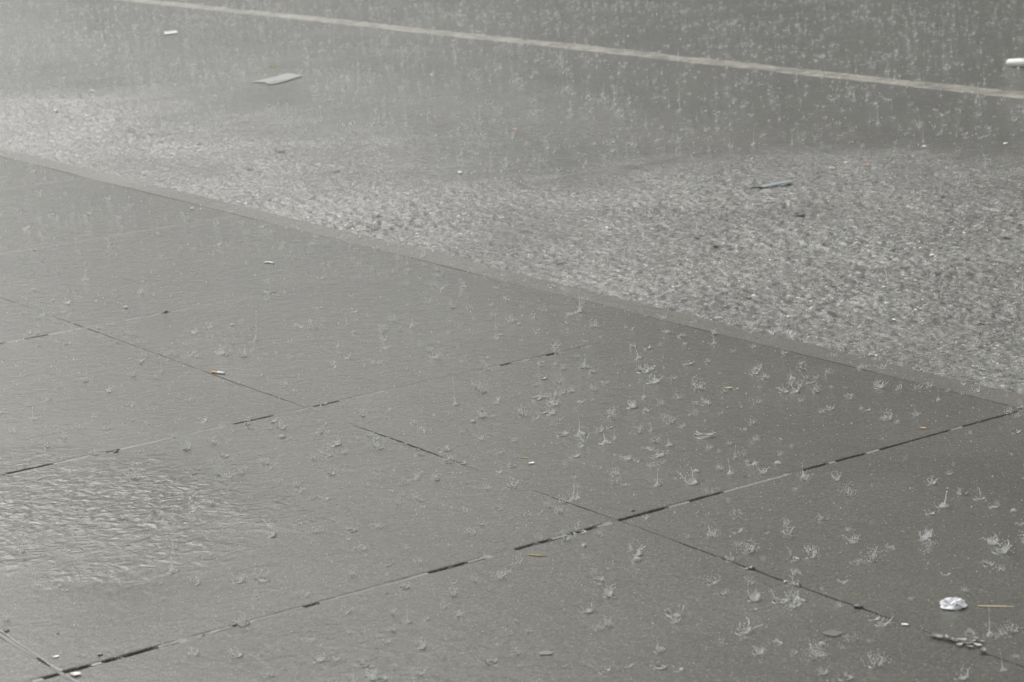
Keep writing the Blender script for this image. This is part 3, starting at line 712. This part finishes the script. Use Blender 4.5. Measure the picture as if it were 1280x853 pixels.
leaf('paper_crumb', 664, 580, 8, .6, M_PAPER, 'tiny white paper crumb in the middle of the big slab', 'crumb')
leaf('paper_crumb', 1131, 782, 9, .5, M_PAPER, 'tiny white paper crumb left of the debris in the joint', 'crumb')
leaf('paper_crumb', 95, 844, 14, .7, M_PEBBLE, 'pale crumb lying on the joint at the bottom left corner', 'crumb')
leaf('paper_crumb', 70, 822, 8, .5, M_PAPER, 'small white crumb above the bottom left joint corner', 'crumb')
def pebble(px, py, wpx, m, label, cat='pebble', name='pebble', hz=.55):
    p = on_ground(px, py); r = wpx/scale_at(p)
    o = link(name, crumple(name, r, r*.9, r*hz, m, px*.37, .45, 2)); place(o, p, random.random()*3, r*.1); tag(o, label, cat); return o
pebble(730, 683, 6, M_PEBBLE, 'single pale round pebble below the joint crossing')
for px, py, w, lab in [(145, 565, 8, 'black clod of silt stuck in the second joint at left'), (207, 390, 7, 'dark silt clod on the third joint at left'), (72, 792, 5, 'tiny black grit lump above the bottom left corner'), (8, 789, 9, 'black silt lump at the left picture edge'),
                       (791, 639, 7, 'black silt crumb just above the long dark joint'), (940, 711, 11, 'dark silt lump in the faint joint, first below the crossing'), (983, 728, 9, 'dark silt lump in the faint joint, second below the crossing'), (998, 732, 10, 'dark silt lump in the faint joint, third below the crossing'),
                       (1073, 759, 14, 'largest dark silt lump in the faint joint left of the white paper'), (930, 596, 4, 'tiny black grit on the slab above the choked joint'), (484, 742, 4, 'tiny black grit below the long joint in the middle')]:
    pebble(px, py, w*.8, M_LEAFDARK, lab, 'silt', 'silt_clod', .3)
pebble(125, 819, 7, M_SILT, 'dark ring shaped silt lump on the bottom left slab', 'silt', 'silt_clod', .3)
pile = [(1170,797,15),(1177,799,13),(1183,800,14),(1190,801,10),(1196,803,13),(1203,803,11),(1209,806,14),(1214,804,12),(1219,801,12),(1222,808,13),(1226,804,10),(1229,816,12),(1212,810,10),(1199,808,9)]
for q, (px, py, w) in enumerate(pile):
    leaf('leaf_flake', px, py, w, random.uniform(.4, .7), [M_LEAFPALE, M_SHEET, M_LEAFBROWN, M_LEAFPALE][q % 4], 'curled leaf flake in the heap caught in the joint at lower right', 'leaf flake', 'leaf flakes heaped in the joint', .3, 0.002 + 0.0012*(q % 3), random.uniform(-1.5, 1.5))
float_px = [(312,212),(205,226),(637,310),(470,272),(560,262),(793,210),(893,310),(912,312),(935,373),(985,312),(1120,316),(1210,327),(1230,307),(1170,345),(1075,340),(880,345),(1000,270),(760,262),(700,330),(1255,300),(1180,378),(1228,406),(1080,306),(1040,395),(870,300),(655,290),(1145,362),(600,230),(420,215),(250,180),(150,150),(350,190)]
for px, py in float_px:
    d = 'brown' if (px*7) % 2 else 'black'
    leaf('leaf_scrap', px, py, random.uniform(8, 15), random.uniform(.4, .8), M_LEAFBROWN if d == 'brown' else M_LEAFDARK, 'small %s leaf scrap drifting on the choppy gutter water' % d, 'leaf scrap', '%s leaf scraps on the gutter water' % d, .2, 0.009)
foam_px = [(1155,185),(1057,205),(760,287),(920,286),(1205,293),(1165,321),(1257,181),(940,200),(1040,212),(815,288),(1105,361),(450,298),(660,215),(575,217),(985,398),(1118,402),(250,190),(115,115),(70,140),(240,262)]
for px, py in foam_px:
    p = on_ground(px, py); r = random.uniform(3.0, 6.0)/scale_at(p)
    o = link('foam_fleck', crumple('foam_fleck', r*1.3, r*random.uniform(.5, .9), r*.3, M_FOAM, px*.11, .8, 2)); place(o, p, random.random()*3, 0.005)
    tag(o, 'small white foam fleck drifting on the choppy gutter water', 'foam', 'white foam flecks on the gutter water')

# ------------------------------------------------------------------ across the street, out of view: added for what the wet ground mirrors
M_FACADE = simple('weathered_grey_render', (0.40, 0.39, 0.36), 0.8, 0.2, 3, 0.0)
M_GLASS = simple('dark_window_glass', (0.03, 0.032, 0.035), 0.15, 0.1, 3, 0.0)
M_TRIM = simple('pale_window_frame', (0.30, 0.29, 0.27), 0.6, 0.1, 3, 0.0)
def box(x0, x1, y0, y1, z0, z1):
    return [(x0,y0,z0),(x1,y0,z0),(x1,y1,z0),(x0,y1,z0),(x0,y0,z1),(x1,y0,z1),(x1,y1,z1),(x0,y1,z1)], [(3,2,1,0),(4,5,6,7),(0,1,5,4),(1,2,6,5),(2,3,7,6),(3,0,4,7)]
def building(name, u0, v0, v1, depth, hgt, label):
    e = bpy.data.objects.new(name, None); COL.objects.link(e); e.matrix_world = STREET @ Matrix.Translation((u0, v0, 0)); tag(e, label, 'building')
    L = v1 - v0
    link('wall', new_mesh('wall', *box(0, depth, 0, L, -0.2, hgt), [M_FACADE]), e)
    link('roof', new_mesh('roof', *box(-0.35, depth+0.35, -0.35, L+0.35, hgt+0.002, hgt+0.35), [M_TRIM]), e)
    wv, wf = box(-0.06, 0.02, -0.65, 0.65, -0.85, 0.85); fm = new_mesh('window', wv, wf, [M_TRIM])
    pv, pf = box(-0.075, -0.01, -0.55, 0.55, -0.75, 0.75); pm = new_mesh('pane', pv, pf, [M_GLASS])
    for fl in range(int((hgt-0.8)//3.1)):
        for q in range(int(L//3.0)):
            w_ = link('window', fm, e); w_.location = (0, 1.6 + q*3.0, 1.9 + fl*3.1); p_ = link('pane', pm, w_)
building('reflection_block', 19.5, -16, 26.0, 10, 11.5, 'unseen grey rendered block added across the road for its dark reflection')  # unseen, added to darken the reflections on the right
building('reflection_low_block', 19.5, 26.0 + 1.0, 60, 9, 4.6, 'unseen low grey block added left of the tall one for its reflection')  # unseen, added low so the left ground mirrors open sky above it
M_BARK = simple('dark_bark', (0.06, 0.05, 0.04), 0.8, 0.3, 20, 0.0)
M_LEAVES = simple('dull_green_leaves', (0.05, 0.065, 0.03), 0.6, 0.4, 3, 0.0)
def reflection_tree(x, y, hgt, cr, label):
    e = bpy.data.objects.new('reflection_tree', None); COL.objects.link(e); e.location = (x, y, -0.1); tag(e, label, 'tree')
    mb = MB(); zc = hgt - cr*0.9
    mb.tube([(0.15*math.sin(z*.5), 0.1*math.cos(z*.4) - .1, z) for z in np.linspace(0, zc, 9)], list(np.linspace(.22, .11, 9)), 8, 0)
    for k in range(9):
        a = k*2.4; z0 = zc*random.uniform(.8, 1.0); q = cr*random.uniform(.6, .9)
        mb.tube([(0, 0, z0), (q*.5*math.cos(a), q*.5*math.sin(a), z0 + cr*.35), (q*math.cos(a), q*math.sin(a), zc + cr*random.uniform(0, .6))], [.07, .045, .015], 5, 0)
    link('trunk', mb.mesh('trunk', [M_BARK]), e)
    cl = rng.normal(0, 1, (60, 3)); cl = cl/np.linalg.norm(cl, axis=1)[:, None]*rng.uniform(.3, 1, 60)[:, None]*np.array([cr, cr, cr*.9])
    P = (cl[rng.integers(0, 60, 5200)] + rng.normal(0, cr*.15, (5200, 3))) + np.array([0, 0, zc + cr*.1])
    a = rng.normal(0, 1, (5200, 3)); a /= np.linalg.norm(a, axis=1)[:, None]; b_ = np.cross(a, rng.normal(0, 1, (5200, 3))); b_ /= np.linalg.norm(b_, axis=1)[:, None]
    Lf = 0.13; Vt = np.stack([P - a*Lf, P + b_*Lf*.5, P + a*Lf, P - b_*Lf*.5], 1).reshape(-1, 3)
    link('crown', fast_mesh('crown', Vt, np.arange(5200*4).reshape(-1, 4), [M_LEAVES], None, False), e)
reflection_tree(-6.95, 41.4, 16.0, 2.3, 'unseen tall slim tree added for its dark reflection at lower left')  # unseen, added so its crown mirrors as a dark patch in the puddle
# ------------------------------------------------------------------ light: heavy overcast
SUN_EL, SUN_AZ = math.radians(48), math.radians(-31)        # azimuth from +Y towards -X is left
w = bpy.data.worlds.new('World'); scene.world = w; w.use_nodes = True
nt = w.node_tree; bg = nt.nodes['Background']
sky = nt.nodes.new('ShaderNodeTexSky'); sky.sky_type = 'NISHITA'; sky.sun_disc = False
sky.sun_elevation = SUN_EL; sky.sun_rotation = SUN_AZ; sky.air_density = 1.5; sky.dust_density = 6; sky.ozone_density = 1
hs = nt.nodes.new('ShaderNodeHueSaturation'); hs.inputs['Saturation'].default_value = 0.12
nt.links.new(sky.outputs[0], hs.inputs['Color']); geo = nt.nodes.new('ShaderNodeTexCoord'); sep = nt.nodes.new('ShaderNodeSeparateXYZ'); nt.links.new(geo.outputs['Generated'], sep.inputs[0])
cie = math_(nt, 'ADD', math_(nt, 'MULTIPLY', math_(nt, 'MAXIMUM', sep.outputs['Z'], 0.0), 1.0), 0.74)
cl = noise(nt, geo.outputs['Generated'], 2.2, 4, 0.55, 0.4); cie = math_(nt, 'MULTIPLY', cie, math_(nt, 'ADD', math_(nt, 'MULTIPLY', cl, 0.7), 0.65))
nt.links.new(mixc(nt, 1.0, mixc(nt, 1.0, hs.outputs[0], (1.0, 1.0, 0.98), 'MULTIPLY'), cie, 'MULTIPLY'), bg.inputs['Color']); bg.inputs['Strength'].default_value = 0.13
sd = bpy.data.lights.new('sun', 'SUN'); sd.energy = 1.0; sd.angle = math.radians(45); sd.color = (1.0, 0.985, 0.955)
so = bpy.data.objects.new('sun', sd); COL.objects.link(so)
dirv = Vector((math.sin(SUN_AZ)*math.cos(SUN_EL), math.cos(SUN_AZ)*math.cos(SUN_EL), math.sin(SUN_EL)))
so.rotation_euler = dirv.to_track_quat('Z', 'Y').to_euler()
vs_ = scene.view_settings; vs_.view_transform = 'Standard'; vs_.look = 'None'; vs_.gamma = 1; vs_.exposure = 0.16

# ------------------------------------------------------------------ the air: fine spray hanging over street
hm = bpy.data.materials.new('spray_haze'); hm.use_nodes = True; hn = hm.node_tree; hn.nodes.clear()
ho = hn.nodes.new('ShaderNodeOutputMaterial'); hv = hn.nodes.new('ShaderNodeVolumePrincipled')
hv.inputs['Color'].default_value = (0.93, 0.95, 0.96, 1); hv.inputs['Density'].default_value = HAZE
hn.links.new(hv.outputs[0], ho.inputs['Volume'])
hz = link('haze', new_mesh('haze', *box(-700, 700, -700, 700, -1.3, 30), [hm])); tag(hz, 'pale rain spray hanging in the air over the street', 'haze', kind='stuff')
